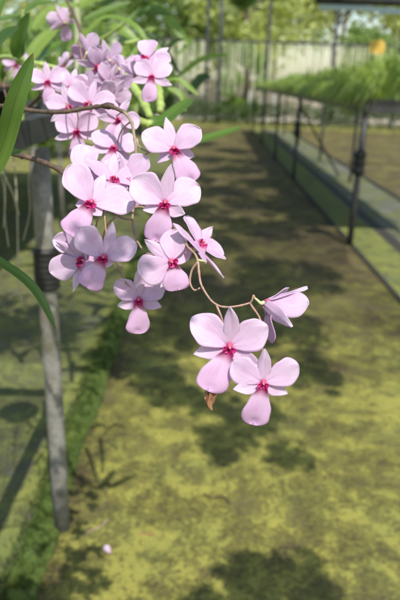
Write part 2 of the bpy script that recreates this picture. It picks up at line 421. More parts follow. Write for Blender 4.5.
FY = YEND + 1.9
m, nt, N, L = newmat('strand'); gi = nd(nt, 'ShaderNodeNewGeometry')
c = ramp(nt, gi.outputs['Random Per Island'], [(0, (.22, .28, .13)), (.25, (.42, .50, .26)), (.45, (.72, .74, .52)), (1, (.90, .88, .78))])
M['strand'] = finish(m, nt, c, .6, .45, None, 0, .3)
fence = thing('strand_screen', 'pale see through strand screen hanging from a dark rail behind the path', 'screen', (0, FY, 0))
b = MB()
for k in range(760):
    x = rnd.uniform(-7, 10.4); w = rnd.choice((.006, .01, .014, .018, .024, .034)) * rnd.uniform(.7, 1.3); zt = 2.05; zb = rnd.uniform(.62, 1.05) if rnd.random() < .8 else rnd.uniform(1.1, 1.6); y = rnd.uniform(-.06, .06)
    vs = []; n = 6; ph = rnd.uniform(0, 6)
    for i in range(n + 1):
        t = i / n; xx = x + .03 * math.sin(t * 3 + ph) * t; ww = w * (1 - .4 * t)
        vs += [(xx - ww / 2, y, zt + (zb - zt) * t), (xx + ww / 2, y + .3 * ww, zt + (zb - zt) * t)]
    b.add(vs, [(2*i, 2*i+1, 2*i+3, 2*i+2) for i in range(n)])
b.build('hanging_strands', M['strand'], fence, smooth=False)
b = MB(); b.box((-7, -.03, 2.04), (10.6, .03, 2.10)); b.build('rail', M['steel_dark'], fence, smooth=False)
for x in (-7, -3.55, 0.0, 1.6, 3.35, 5.1, 6.85, 10.5):
    b = MB(); b.box((x - .04, -.13, -.02), (x + .04, -.07, 3.4)); b.build('post', M['grey_beam'], fence, smooth=False)
pb = G(217, 124)
b = MB(); b.tube([pb + Vector((0, 0, z)) for z in (-.02, 1, 2, 3.2)], .045, 12)
tag(b.build('post', M['grey_beam']), 'tall grey round post at the far end of the path', 'post')
for x, y in ((248, 123), (272, 124)):
    q = G(x, y + 3); b = MB(); b.tube([q + Vector((0, 0, z)) for z in (-.02, .4, .86)], .02, 8)
    tag(b.build('post', M['pvc']), 'short pale post %s' % ('nearest the tall grey post' if x < 260 else 'standing under the far bench end'), 'post')
# roof beam high at the back and an added sky coloured strip below it
rp = P(355, 1, 7.0)
b = MB(); b.tube([Vector((1.25, rp.y, rp.z + .0)), Vector((8, rp.y, rp.z + .03))], .045, 10)
tag(b.build('roof_pipe', M['steel_dark']), 'dark roof pipe crossing the upper right corner', 'pipe')

b = MB(); b.box((-14, YEND + 7.0, -.05), (18, YEND + 7.2, 1.05)); b.box((-14.02, YEND + 6.96, 1.052), (18.02, YEND + 7.24, 1.12))
tag(b.build('garden_wall', M['pale_ground'], smooth=False), 'low sunlit pale wall seen under the strand screen', 'wall')
mf, nt, N, L = newmat('film'); finish(mf, nt, ramp(nt, noisetex(nt, 2, 3, .6, coords(nt)), [(.3, (.55, .72, .92)), (.7, (.75, .85, .95))]), .4, .6)
b = MB(); vs = []  # translucent blue sheet, added to stand in for the sky gap
for i in range(81):
    x = 1.3 + i * .09
    for z in (rp.z - .045, rp.z - .10): vs.append((x, rp.y + .06 + .015 * math.sin(i * .8), z + .012 * math.sin(i * .45)))
b.add(vs, [(2*i, 2*i+1, 2*i+3, 2*i+2) for i in range(80)])
tag(b.build('film_strip', mf), 'pale blue film strip hanging under the dark roof pipe', 'film')
# ------------------------------------------------------------ trees
def leaf_cloud(b, c, r, n, ls, seed, squash=1.):
    rr = random.Random(seed)
    for k in range(n):
        d = Vector((rr.gauss(0, 1), rr.gauss(0, 1), rr.gauss(0, 1))).normalized() * rr.random() ** .45
        p = c + Vector((d.x * r, d.y * r, d.z * r * squash))
        a = Vector((rr.gauss(0, 1), rr.gauss(0, 1), rr.gauss(0, .8))).normalized() * ls * rr.uniform(.6, 1.3)
        e = a.cross(Vector((rr.gauss(0, 1), rr.gauss(0, 1), rr.gauss(0, 1)))).normalized() * ls * .42
        b.add([p - a, p - a * .1 - e, p + a, p - a * .1 + e], [(0, 1, 2, 3)])
def tree(x, y, h, r, mat, label, seed, n=6600, ls=.12, trunk_r=.12, low=.3, clumps=27):
    rr = random.Random(seed)
    t = thing('tree', label, 'tree', (x, y, 0), 'trees beyond the far fence')
    b = MB(); top = Vector((rr.uniform(-.3, .3), rr.uniform(-.3, .3), h * .8))
    b.tube(catmull([Vector((0, 0, -.05)), Vector((rr.uniform(-.1, .1), 0, h * .3)), top], 6), [trunk_r * (1 - .7 * i / 12) for i in range(13)], 9)
    c = MB()
    for i in range(clumps):
        a = rr.uniform(0, 6.28); zz = h * rr.uniform(low, 1.); q = r * rr.uniform(.25, 1) * math.sin(math.pi * min(1, max(.12, (zz / h - low * .6)))) ** .5
        p = Vector((math.cos(a) * q, math.sin(a) * q, zz))
        s = Vector((0, 0, max(.3, zz - q * .6)))
        if s.z < h * .8: b.tube(catmull([s, s.lerp(p, .5) + Vector((0, 0, .08 * q)), p], 4), [trunk_r * .32 * (1 - .8 * i / 8) for i in range(9)], 5)
        leaf_cloud(c, p, r * rr.uniform(.22, .42), n // clumps, ls, seed * 100 + i, .75)
    b.build('trunk', M['bark'], t); c.build('crown', mat, t, smooth=False)
TL = [(-10.5, 19, 6.5, 3.2, 'tree_leaf', 'green tree furthest left beyond the orchids'),
      (-6.2, 18.5, 5.8, 2.8, 'tree_leaf_gold', 'golden green tree behind the upper orchid leaves'),
      (-.80, 20, 6.0, 2.8, 'tree_leaf', 'mid green tree seen left of the tall grey post'),
      (1.2, 19.5, 5.8, 2.7, 'tree_leaf_gold', 'yellow green sunlit tree just right of the tall grey post'),
      (4.1, 20.5, 5.6, 2.5, 'tree_leaf_gold', 'pale gold tree over the middle of the strand screen'),
      (7.0, 22, 6.4, 2.5, 'tree_leaf_dark', 'dark tree with sky gaps left of the yellow tag'),
      (10.0, 22, 6.2, 2.6, 'tree_leaf_dark', 'dark tree above the yellow tag'),
      (13.4, 22, 6.0, 3.0, 'tree_leaf', 'green tree at the far upper right'),
      (-4.5, 27, 8.0, 3.6, 'tree_leaf', 'tall tree in the rear row behind the golden green one'),
      (2.8, 27, 8.0, 3.2, 'tree_leaf', 'tall tree in the rear row between two sunlit crowns')]
for i, (x, y, h, r, mt, lb) in enumerate(TL): tree(x, y, h, r, M[mt], lb, 11 + i, **(dict(n=3400, clumps=17) if mt == 'tree_leaf_dark' else {}))
for i, (x, y, h, r, mt, lb) in enumerate([
      (.9, 18.6, 2.3, .9, 'leaf_light', 'light green shrub showing through the strand screen nearest the tall post'),
      (4.6, 18.8, 2.6, 1.0, 'tree_leaf', 'green shrub showing through the middle of the strand screen'),
      (7.6, 18.9, 2.4, .9, 'tree_leaf_dark', 'dark shrub showing through the strand screen behind the seedlings'),
      (-3.2, 6.2, 2.3, 1.0, 'leaf_light', 'light green bush behind the upper left orchid leaves'),
      (-1.9, 8.8, 2.0, .85, 'tree_leaf', 'bushy shrub left of the path end'),
      (-5.2, 9.5, 3.4, 1.4, 'tree_leaf_gold', 'tall sunlit shrub at the far left'),
      (-1.3, 12.6, 1.8, .7, 'tree_leaf_dark', 'dark shrub at the left foot of the strand screen')]):
    t0 = len(bpy.data.objects)
    tree(x, y, h, r, M[mt], lb, 41 + i, n=4200, ls=.07, trunk_r=.04, low=.12, clumps=22)
    for q in bpy.data.objects:
        if q.get('label') == lb: q.name = 'shrub'; q['category'] = 'shrub'; q['group'] = 'shrubs round the path end'

# ------------------------------------------------------------ strap leaves
def strap(b, pts, w, fold=.25, face=None, n=7, tip=.55, twist=0.):
    """a strap leaf along pts; its upper side turns towards face"""
    c = catmull(pts, n); N_ = len(c) - 1; face = (face or -CB * -1)
    vs, uvs, fs = [], [], []; nv = 6
    for i, p in enumerate(c):
        t = i / N_; d = (c[min(i + 1, N_)] - c[max(i - 1, 0)]).normalized()
        f = (face - d * face.dot(d)).normalized(); s = d.cross(f)
        if twist:
            q = Matrix.Rotation(twist * t, 3, d); s = q @ s; f = q @ f
        ww = w * .5 * (min(1, .35 + t * 2.6) ** .8) * (max(0., 1 - max(0, (t - tip) / (1 - tip)) ** 2.2)) ** .75 + w * .01
        for j in range(nv + 1):
            v = j / nv * 2 - 1
            vs.append(p + s * v * ww + f * (abs(v) ** 1.3 * ww * fold)); uvs.append((v * .5 + .5, t))
    for i in range(N_):
        for j in range(nv): fs.append((i*(nv+1)+j, i*(nv+1)+j+1, (i+1)*(nv+1)+j+1, (i+1)*(nv+1)+j))
    b.add(vs, fs, uvs)

# ------------------------------------------------------------ orchid flowers
def outline(u, c, base, pw, bw=1.6):
    if u < c:
        t = u / c; return base + (1 - base) * math.sin(t * math.pi / 2) ** 1.15
    t = (u - c) / (1 - c); return max(0., 1 - t * t) ** pw
def blade(L_, W_, c, base, pw, cup, tilt, curl, wav, seed, notch=0., nu=20, nv=12, asym=0., twist=0., side=0.):
    """one petal growing along +Y from the origin, face +Z"""
    rr = random.Random(seed); ph = rr.uniform(0, 6.28); ph2 = rr.uniform(0, 6.28); bd = rr.uniform(-.07, .07)
    vs, uvs, fs = [], [], []
    for i in range(nu + 1):
        s = i / nu; u = 1 - (1 - s) ** 1.6 if s > 0 else 0
        w = W_ * .5 * outline(u, c, base, pw)
        for j in range(nv + 1):
            v = j / nv * 2 - 1
            ed = 1 + .035 * math.sin(5 * u * 3 + ph + v * 2)
            x = v * w * ed + asym * W_ * math.sin(math.pi * u) * .5 + bd * L_ * u * u
            y = u * L_ - notch * L_ * math.exp(-(v / .28) ** 2) * sstep(.75, 1, u)
            z = cup * (v * v) * w + curl * L_ * u * u + wav * L_ * abs(v) * math.sin(u * 7 + ph + (2.2 if v > 0 else 0)) * u + wav * .5 * L_ * math.sin(v * 4 + ph2) * sstep(.4, 1, u)
            z -= .02 * L_ * math.exp(-(v / .12) ** 2) * (1 - u)      # midrib groove
            if twist:
                a = twist * u; x, z = x * math.cos(a) - z * math.sin(a), x * math.sin(a) + z * math.cos(a)
            ct, st = math.cos(tilt), math.sin(tilt)
            vs.append(Vector((x, y * ct - z * st, y * st + z * ct))); uvs.append((v * .5 + .5, u))
    for i in range(nu):
        for j in range(nv): fs.append((i*(nv+1)+j, i*(nv+1)+j+1, (i+1)*(nv+1)+j+1, (i+1)*(nv+1)+j))
    return vs, fs, uvs
def rotz(vs, a, off=(0, 0, 0)):
    q = Matrix.Rotation(a, 3, 'Z'); o_ = Vector(off); return [q @ v + o_ for v in vs]

def solid(o, th):
    md = o.modifiers.new('thickness', 'SOLIDIFY'); md.thickness = th; md.offset = 0; return o

def flower(plant, origin, cx, cy, d, wpx, roll=0, face=(0, 0, 1), stem=None, openness=1., seed=1, petal=1., dorsal=1., lat=1., lip=1., wid=1., label=None, name='flower', lipang=0, dang=0, pang=(0, 0), parts=None, ov=1.):
    """cx, cy, d: where; wpx: span; roll: degrees clockwise from dorsal sepal upright; stem: px point (x, y, d) the pedicel runs to"""
    rr = random.Random(seed * 31 + 5); sz = wpx * d / FPX
    f = (CR * face[0] + CU * face[1] + CB * face[2]).normalized()
    up0 = CU * math.cos(R(roll)) + CR * math.sin(R(roll))
    right = up0.cross(f).normalized(); up = f.cross(right).normalized()
    mw = Matrix((right, up, f)).transposed()
    e = bpy.data.objects.new(name, None); COL.objects.link(e); e.parent = plant; e.empty_display_size = .01
    pos = P(cx, cy, d); e.location = pos - origin; e.rotation_euler = mw.to_euler(); 
    if label: e['label'] = label
    tl = (1 - openness) * 1.15      # extra forward tilt of a half closed flower
    def mk(nm, vs, fs, uvs, mat, th=.0004):
        b = MB(); b.add([v * sz for v in vs], fs, uvs); return solid(b.build(nm, mat, e), th)
    j = lambda a: rr.uniform(-a, a)
    want = parts or 'dlrabL'
    if 'd' in want:
        v, fs, uv = blade(.52 * dorsal * (1 + j(.06)), .195, .44, .42, .85, -.25, .12 + j(.2) + tl, j(.16) - .04, .03, seed + 1, asym=j(.12), twist=j(.5))
        mk('sepal', rotz(v, R(j(5) + dang), (0, .02, -.012)), fs, uv, M['sepal'])
    for s, k, pk in ((-1, 'a', 0), (1, 'b', 1)):
        if k in want:
            v, fs, uv = blade(.50 * lat * (1 + j(.06)), .21, .42, .5, .95, .2, -.05 + j(.15) + tl, -.05 + j(.14), .03, seed + 3 + s, asym=j(.12), twist=j(.5))
            mk('sepal', rotz(v, R(-s * (107 + j(5))), (s * .01, -.015, -.025)), fs, uv, M['sepal'])
    for s, k, pk in ((-1, 'l', 0), (1, 'r', 1)):
        if k in want:
            v, fs, uv = blade(.52 * petal * (1 + j(.05)), .40 * wid * (1 + j(.12)), .62 + j(.06), .11, .62 + j(.08), .18 + j(.18), .10 + j(.16) + tl, -.10 + j(.12), .034, seed + 7 + s, asym=j(.10), twist=j(.35))
            mk('petal', rotz(v, R(-s * (57 + j(5)) + pang[pk]), (s * .012, .01, -.004)), fs, uv, M['petal'])
    if 'L' in want:
        v, fs, uv = blade(.57 * lip, .40, .80, .20, .38, -.14, .16 + j(.1) + tl * .6, -.26 + j(.10), .045, seed + 11, notch=.09, nu=26, twist=j(.2))
        # the base of the lip rolls up into a throat round the column
        vv = []
        for p_, (a_, u_) in zip(v, uv):
            k_ = 1 - sstep(.04, .34, u_); p_ = p_.copy(); p_.z += abs(a_ * 2 - 1) ** 1.5 * .11 * k_; vv.append(p_)
        mk('lip', rotz(vv, R(180 + lipang), (0, -.01, .015)), fs, uv, M['lip'])
        # throat side lobes
        b = MB()
        for s in (-1, 1):
            v, fs, uv = blade(.095, .085, .5, .5, .5, .5, 1.05, -.1, .03, seed + 21 + s, nu=8, nv=6)
            b.add([p_ * sz for p_ in rotz(v, R(-s * 55 + 180 * 0), (s * .030, -.035, .0))], fs, uv)
            v, fs, uv = blade(.075, .085, .5, .5, .5, .5, .75, -.1, .03, seed + 31 + s, nu=8, nv=6)
            b.add([p_ * sz for p_ in rotz(v, R(-s * 130), (s * .022, -.02, .01))], fs, uv)
        solid(b.build('throat', M['throat'], e), .0003)
        b = MB(); pts = catmull([Vector((0, .01, -.02)), Vector((0, .028, .045)), Vector((0, .012, .10))], 5)
        b.tube([p_ * sz for p_ in pts], [x * sz for x in [.028, .030, .032, .034, .035, .035, .031, .028, .024, .019, .010]], 12)
        b.build('column', M['column'], e)
        b = MB(); pts = [Vector((0, .010, .088)), Vector((0, .004, .102)), Vector((0, -.004, .110)), Vector((0, -.010, .112))]
        b.tube([p_ * sz for p_ in pts], [x * sz for x in [.012, .017, .014, .005]], 10); b.build('anther_cap', M['anther'], e)
    # spur / ovary behind the flower, then pedicel to the cane
    inv = mw.transposed()
    b = MB(); back = [Vector((0, 0, -.02)), Vector((0, -.02, -.06)), Vector((0, .0, -.11)), Vector((0, .02, -.16))]
    b.tube([p_ * sz for p_ in catmull(back, 4)], [x * sz * ov for x in [.042, .045, .044, .041, .037, .033, .030, .027, .025, .024, .022, .020, .018]], 12)
    b.build('ovary', M['ovary'], e)
    if stem:
        tgt = inv @ (P(*stem) - pos)
        s0 = Vector((0, .02, -.155)) * sz; L0 = (tgt - s0).length
        pts = catmull([s0, s0 + Vector((0, .02 * sz, -min(.25 * L0, .01))), s0.lerp(tgt, .55) + inv @ (Vector((0, 0, .12 * L0)) * 1) + Vector((j(.1), j(.1), 0)) * L0, tgt], 6)
        n = len(pts)
        b = MB(); b.tube(pts, [.0008 - .0002 * math.sin(math.pi * i / n) for i in range(n)], 8); b.build('pedicel', M['pedicel'], e)
    return e

def cane(plant, origin, pts, rad, mat, name='cane', nodes=0, seg=10, n=10):
    c = catmull([P(*p) for p in pts], n); N_ = len(c)
    r0, r1 = rad
    rr = [r0 + (r1 - r0) * i / (N_ - 1) for i in range(N_)]
    if nodes:
        for i in range(N_):
            if i % nodes == 0: rr[i] *= 1.28
            elif i % nodes in (1, nodes - 1): rr[i] *= .98
            rr[i] *= 1 + rnd.uniform(-.05, .05)
    b = MB(); b.tube([p - origin for p in c], rr, seg); return b.build(name, mat, plant), c, rr

PO = Vector((BX - .30, .55, BZ + .10))
plant = thing('orchid_plant', 'pink orchid reaching over the path with long drooping flower sprays in focus', 'orchid', PO, 'potted orchids on the left bench')
# brown canes
cn, c1, _ = cane(plant, PO, [(-110, 150, .62), (-40, 112, .62), (0, 106, .57), (35, 111, .54), (62, 112, .52), (88, 108, .51), (108, 106, .50), (124, 112, .49)], (.0022, .0016), M['cane_brown'], nodes=9)
b = MB(); q = P(107, 106, .50) - PO; b.tube([q + CR * -.0045, q + CR * -.002, q + CR * .001, q + CR * .0035, q + CR * .006], [.0014, .0025, .0030, .0025, .0016], 10); b.build('node', M['node'], cn)
cane(plant, PO, [(-120, 190, .58), (-50, 160, .56), (0, 153, .53), (22, 156, .51), (45, 163, .50), (64, 173, .48), (82, 190, .47), (104, 186, .47), (122, 190, .46), (136, 198, .455), (150, 209, .45), (168, 222, .43), (182, 236, .415)], (.0027, .0011), M['cane_brown'], nodes=10)
# pale wiry sprays
cane(plant, PO, [(124, 112, .49), (131, 121, .485), (134, 135, .48), (136, 150, .475), (136, 170, .47), (136, 190, .465), (133, 210, .46), (133, 226, .455), (137, 240, .45), (145, 252, .44), (156, 255, .43), (166, 252, .425)], (.0013, .0007), M['cane_twig'], 'flower_stalk', nodes=7, n=6)
cane(plant, PO, [(134, 135, .48), (139, 146, .475), (146, 151, .47), (154, 149, .465)], (.0009, .0005), M['cane_twig'], 'flower_stalk', n=6)
cane(plant, PO, [(133, 219, .457), (126, 219, .455), (117, 215, .45), (110, 207, .45), (106, 200, .445)], (.0011, .0006), M['cane_twig'], 'flower_stalk', n=6)
cane(plant, PO, [(150, 209, .45), (140, 207, .452), (128, 208, .455), (118, 208, .46)], (.0009, .0006), M['cane_twig'], 'flower_stalk', n=6)
cane(plant, PO, [(182, 236, .415), (188, 247, .41), (195, 254, .40), (198, 262, .398), (199, 272, .395), (201, 284, .39), (207, 295, .388), (214, 303, .386), (224, 307, .385), (238, 306, .387), (250, 303, .39)], (.00085, .0006), M['pedicel'], 'flower_stalk', nodes=8, n=6)
cane(plant, PO, [(198, 262, .398), (192, 270, .40), (190, 282, .40), (194, 290, .40), (200, 288, .40)], (.0008, .0006), M['pedicel'], 'flower_stalk', n=6)
cane(plant, PO, [(198, 260, .398), (203, 261, .398), (207, 262, .40)], (.0009, .0004), M['ovary'], 'flower_stalk', n=4)
cane(plant, PO, [(117, 262, .45), (120, 272, .445), (126, 283, .44), (132, 288, .44)], (.0008, .0006), M['pedicel'], 'flower_stalk', n=5)
cane(plant, PO, [(112, 255, .455), (117, 264, .45), (122, 266, .45)], (.0012, .0005), M['cane_twig'], 'flower_stalk', n=5)

F = lambda *a, **k: flower(plant, PO, *a[:3], a[3] * (1 if a[2] < .395 else .94), *a[4:], **k)
# the two lowest, closest flowers
F(229, 347, .375, 84, 8, (.05, -.05, 1), (216, 304, .386), seed=1, lat=.88, lip=.98, lipang=-16, label='uppermost of the two lowest facing flowers with orange red throat')
F(263, 383, .365, 72, 4, (-.02, -.03, 1), (250, 303, .39), seed=2, lat=.8, lip=1.04, lipang=-6, label='lowest flower of the spray, facing the viewer')
# side view bloom at the right
F(266, 303, .39, 84, 25, (.84, -.26, -.18), (250, 303, .39), seed=3, openness=.30, petal=1.0, wid=1.0, lip=.8, dorsal=1.05, lat=1.0, ov=.6, label='half open flower seen from the side, pointing away from the stem')
F(139, 300, .44, 62, 0, (.0, -.05, 1), (133, 288, .44), seed=4, lat=.75, lip=.98, label='small round petalled flower below the cluster')
F(172, 262, .415, 72, -52, (.08, -.1, 1), (166, 252, .425), seed=5, lip=.72, lat=.8, wid=1.1, petal=.95, lipang=-42, label='flower with a large round petal lying under its neighbour')
F(165, 204, .42, 76, 6, (.05, 0, 1), (150, 209, .45), seed=6, lat=.6, lip=.9, wid=1.08, petal=1.05, lipang=-8)
F(174, 150, .46, 66, -7, (0, .0, 1), (136, 160, .475), seed=7, lat=.66, lip=1.0, lipang=22, petal=1.04)
F(104, 258, .42, 72, 16, (.0, -.02, 1), (106, 204, .445), seed=8, lip=.86, lat=.3, petal=1.05, lipang=-14)
F(91, 204, .43, 78, 22, (.2, .12, .9), (104, 188, .47), seed=9, lip=.85, lat=.4, petal=1.12, lipang=-12)
F(86, 180, .46, 84, 45, (-.05, .3, .9), (100, 186, .47), seed=10, lip=.3, lat=.4, petal=1.05)
F(113, 181, .455, 66, 12, (.45, .55, .7), (122, 190, .46), seed=11, lip=.5, lat=.6, petal=1.05)
F(127, 180, .47, 64, -18, (-.2, .1, .9), (136, 190, .465), seed=12, lip=.8, lat=.6)
F(199, 246, .42, 74, 48, (.55, .40, .25), (188, 247, .41), seed=13, lip=.5, lat=1.1, openness=.85)
F(82, 260, .455, 70, -65, (-.5, -.1, .6), (118, 215, .45), seed=14, openness=.7, petal=1.1, lip=1.0)
F(82, 246, .465, 60, -30, (-.3, .2, .8), (106, 204, .45), seed=15, openness=.8)
# mid cluster
F(114, 148, .52, 52, 12, (.1, .05, 1), (131, 121, .485), seed=16)
F(77, 131, .55, 50, -3, (0, -.2, 1), (88, 108, .51), seed=17, dorsal=.8)
F(69, 107, .565, 46, -14, (0, .05, 1), (70, 111, .52), seed=18)
F(89, 104, .56, 52, 14, (-.05, 0, 1), (88, 108, .51), seed=19)
F(118, 120, .53, 46, 30, (.5, -.2, .8), (124, 113, .49), seed=20)
# dry bract hanging under the pair
b = MB()
for k in range(3):
    v, fs, uv = blade(.0155, .006, .45, .4, .8, .9 + .4 * k, 0, -.15, .09, 70 + k, nu=10, nv=6)
    qd = Matrix((CR, CU, CB)).transposed() @ Euler((0, k * 1.3, R(163))).to_matrix()
    b.add([qd @ p_ + (P(215, 385, .377) - PO) for p_ in v], fs, uv)
b.build('dry_bract', M['dry'], plant)
b = MB()
b.tube([p_ - PO for p_ in catmull([P(215, 386, .377), P(219, 374, .378), P(228, 352, .385), P(216, 304, .386)], 6)], .0005, 6); b.build('flower_stalk', M['pedicel'], plant)
# sharp strap leaves of the same plant
b = MB(); strap(b, [P(-14, 190, .47), P(4, 140, .455), P(15, 100, .44), P(33, 53, .43)], .0150, .35, CB + CR * .7); b.build('leaf', M['leaf'], plant, loc=-PO)
b = MB(); strap(b, [P(-20, 175, .50), P(-2, 163, .48), P(10, 154, .475), P(24, 152, .47)], .0085, .3, CB + CU * .6); b.build('leaf', M['leaf'], plant, loc=-PO)
b = MB(); strap(b, [P(-60, 262, .45), P(-20, 256, .42), (P(8, 269, .405)), P(35, 292, .40), P(56, 330, .40)], .0088, .4, CB * .6 + CU + CR * .3); b.build('leaf', M['leaf'], plant, loc=-PO)

# second orchid, further back, blurred
PO2 = Vector((BX - .18, 1.0, BZ + .10))
plant2 = thing('orchid_plant', 'paler pink orchid with a crowded flower cluster behind the upper brown cane', 'orchid', PO2, 'potted orchids on the left bench')
F2 = lambda *a, **k: flower(plant2, PO2, *a, **k)
cane(plant2, PO2, [(-40, 150, .95), (10, 120, .85), (40, 96, .75), (60, 70, .70), (80, 40, .70), (74, 15, .72), (66, 0, .74)], (.003, .0014), M['cane_brown'], nodes=9)
cane(plant2, PO2, [(40, 96, .75), (70, 90, .68), (100, 70, .66), (125, 62, .66), (140, 66, .64)], (.0016, .001), M['cane_twig'], 'flower_stalk', nodes=9)
F2(48, 82, .60, 39, -4, (0, 0, 1), (40, 96, .75), seed=31)
F2(71, 87, .62, 37, 10, (0, 0, 1), (70, 90, .68), seed=32)
F2(152, 77, .56, 41, 8, (.0, .05, 1), (140, 66, .64), seed=33, petal=1.05)
F2(146, 60, .585, 52, 55, (-.1, .4, .85), (135, 64, .65), seed=34, lip=.3, lat=.7)
F2(135, 76, .60, 39, -60, (-.4, -.2, .7), (128, 64, .65), seed=35, parts='lrd')
F2(64, 22, .85, 32, -35, (-.6, .5, -.5), (72, 12, .85), seed=36, openness=.55)
F2(88, 52, .66, 36, 70, (.3, .6, -.5), (84, 40, .70), seed=37, openness=.7)
F2(97, 66, .64, 38, 20, (.3, -.6, .5), (92, 74, .67), seed=38)
F2(110, 60, .66, 35, -20, (.3, .3, -.8), (102, 70, .66), seed=39)
F2(108, 82, .62, 35, 30, (.5, -.3, .6), (104, 70, .66), seed=40)
F2(121, 70, .64, 36, 40, (.6, -.2, -.5), (118, 64, .66), seed=42)
F2(62, 68, .70, 32, -40, (-.5, .2, .5), (60, 80, .7), seed=43)
F2(16, 64, .95, 27, -10, (.1, -.3, .8), (10, 110, .86), seed=44)
F2(92, 88, .62, 36, 0, (0, -.3, .8), (88, 78, .68), seed=45)
F2(112, 98, .60, 39, 20, (.3, -.5, .7), (110, 70, .66), seed=46)

# leafy plants standing behind, on the same bench and beyond
def leafy(label, loc, canes, leaves, mat, cmat='cane_green', crad=.004):
    t = thing('leafy_plant', label, 'plant', loc, 'leafy orchid plants without flowers')
    o = Vector(loc)
    for c in canes:
        cane(t, o, c, (crad, crad * .7), M[cmat], 'stem', nodes=8)
    for lf in leaves:
        pts, w = lf[0], lf[1]; mm = lf[2] if len(lf) > 2 else mat
        b = MB(); strap(b, [P(*p) for p in pts], w, .3, CB + CU * .5 + CR * rnd.uniform(-.6, .6)); o2 = b.build('leaf', M[mm], t)
        o2.location = -o
    return t
leafy('broad leaved green plant behind the flowers at the upper left', (BX - .5, .95, BZ + .05),
      [[(22, 130, 1.0), (21, 80, .98), (20, 40, .96), (24, 10, .95)], [(-20, 80, 1.0), (0, 58, .9), (30, 62, .85), (58, 68, .85)]],
      [([(16, 58, .8), (20, 40, .78), (30, 12, .75)], .020, 'leaf'), ([(24, 14, .9), (38, 4, .9), (54, 2, .9)], .016, 'leaf'),
       ([(-5, 20, .8), (8, 18, .8), (22, 14, .8)], .010, 'leaf'), ([(-10, 50, .7), (4, 36, .72), (18, 26, .74)], .012, 'leaf_dark'),
       ([(-8, 40, .75), (-4, 15, .75), (8, -12, .75)], .014), ([(28, 62, 1.1), (40, 44, 1.1), (60, 26, 1.1)], .024, 'leaf_light'), ([(30, 60, 1.15), (50, 52, 1.1), (64, 40, 1.1)], .03, 'leaf'),
       ([(34, 30, 1.2), (50, 14, 1.2), (80, 4, 1.2)], .03, 'leaf_light')], 'leaf')
leafy('pale green arching plant behind the flower cluster', (BX - .25, 1.15, BZ + .05),
      [[(60, 60, 1.2), (100, 40, 1.15), (130, 20, 1.1)], [(90, 90, 1.1), (112, 50, 1.1), (140, 40, 1.1)]],
      [([(80, 40, 1.1), (105, 18, 1.08), (134, 26, 1.05), (152, 52, 1.05)], .013, 'leaf_light'), ([(84, 20, 1.2), (104, 12, 1.2), (132, 2, 1.2)], .018, 'leaf'),
       ([(96, 30, 1.25), (116, 28, 1.2), (140, 44, 1.2)], .026, 'leaf_light'), ([(78, 8, 1.2), (96, -2, 1.2), (124, -6, 1.2)], .03, 'leaf_light'),
       ([(126, 22, 1.2), (150, 10, 1.2), (172, 16, 1.2)], .022, 'leaf'), ([(110, 60, 1.3), (130, 48, 1.3), (150, 30, 1.3)], .022, 'leaf_light'),
       ([(100, 6, 1.3), (128, -8, 1.3), (160, -4, 1.3)], .03, 'leaf'), ([(150, 2, 1.3), (166, 12, 1.3), (172, 30, 1.3)], .02, 'leaf_light')], 'leaf_light')
leafy('thick caned plant with a broad leaf pointing right over the path', (BX - .1, 1.1, BZ + .02),
      [[(20, 60, .9), (60, 85, .8), (98, 108, .72), (125, 116, .70), (151, 125, .68)], [(120, 60, .80), (134, 88, .76), (142, 100, .73), (150, 117, .70)],
       [(150, 60, .85), (156, 80, .8), (160, 100, .76), (160, 112, .74)]],
      [([(148, 124, .68), (165, 121, .69), (182, 108, .72), (192, 98, .74)], .022, 'leaf'), ([(158, 128, .70), (188, 142, .72), (215, 137, .74), (245, 126, .76)], .0165, 'leaf'),
       ([(128, 60, .9), (148, 44, .9), (168, 60, .9)], .014, 'leaf_light'), ([(168, 88, .85), (182, 96, .85), (186, 112, .85)], .010, 'leaf_light'),
       ([(150, 90, .9), (176, 80, .95), (200, 96, .95)], .010, 'leaf_light')], 'leaf', crad=.0062)

for q_, lb in enumerate(('tangle of mixed leaves behind the broad leaved plant', 'tangle of thin leaves behind the bamboo stake', 'loose pale leaves right of the bamboo stake')):
    lv = []
    for k in range(24):
        x0 = q_ * 62 + rnd.uniform(-20, 75); y0 = rnd.uniform(35, 115); d0 = rnd.uniform(1.3, 2.6); a = rnd.uniform(-1.3, 1.3); ln = rnd.uniform(25, 60)
        x1, y1 = x0 + math.sin(a) * ln, y0 - math.cos(a) * ln
        lv.append(([(x0, y0, d0), ((x0 + x1) / 2 + rnd.uniform(-6, 6), (y0 + y1) / 2 - 5, d0), (x1 + rnd.uniform(-8, 8), y1 + 4, d0)], rnd.uniform(.012, .03), rnd.choice(('leaf', 'leaf_light', 'leaf_light', 'leaf_dark', 'tree_leaf'))))
    leafy(lb, (BX - .2 - .2 * q_, 1.3 + .1 * q_, BZ), [[(q_ * 60 + 10, 140, 1.8), (q_ * 60 + 22, 80, 1.8), (q_ * 60 + 30, 30, 1.8)]], lv, 'leaf', crad=.005)

# pots on the bench
def pot(px, py, r, h, label):
    t = thing('plant_pot', label, 'pot', (px, py, BZ + .002), 'black plastic pots on the left bench')
    b = MB(); b.tube([Vector((0, 0, z)) for z in (0, h * .86, h * .861, h)], [r * .75, r * .96, r * 1.03, r * 1.04], 28, cap=True); b.build('pot_wall', M['black'], t)
    b = MB(); b.tube([Vector((0, 0, h + .001)), Vector((0, 0, h + .006)), Vector((0, 0, h + .012))], [r * .98, r * .9, r * .4], 20); b.build('potting_mix', M['potting'], t)
pot(BX - .11, 1.10, .065, .045, 'low black pot at the outer corner of the grey bench')
pot(BX - .25, .95, .07, .06, 'black pot behind the leaf at the left edge')
pot(BX - .30, .55, .07, .08, 'black pot holding the flowering orchid, nearest the viewer')

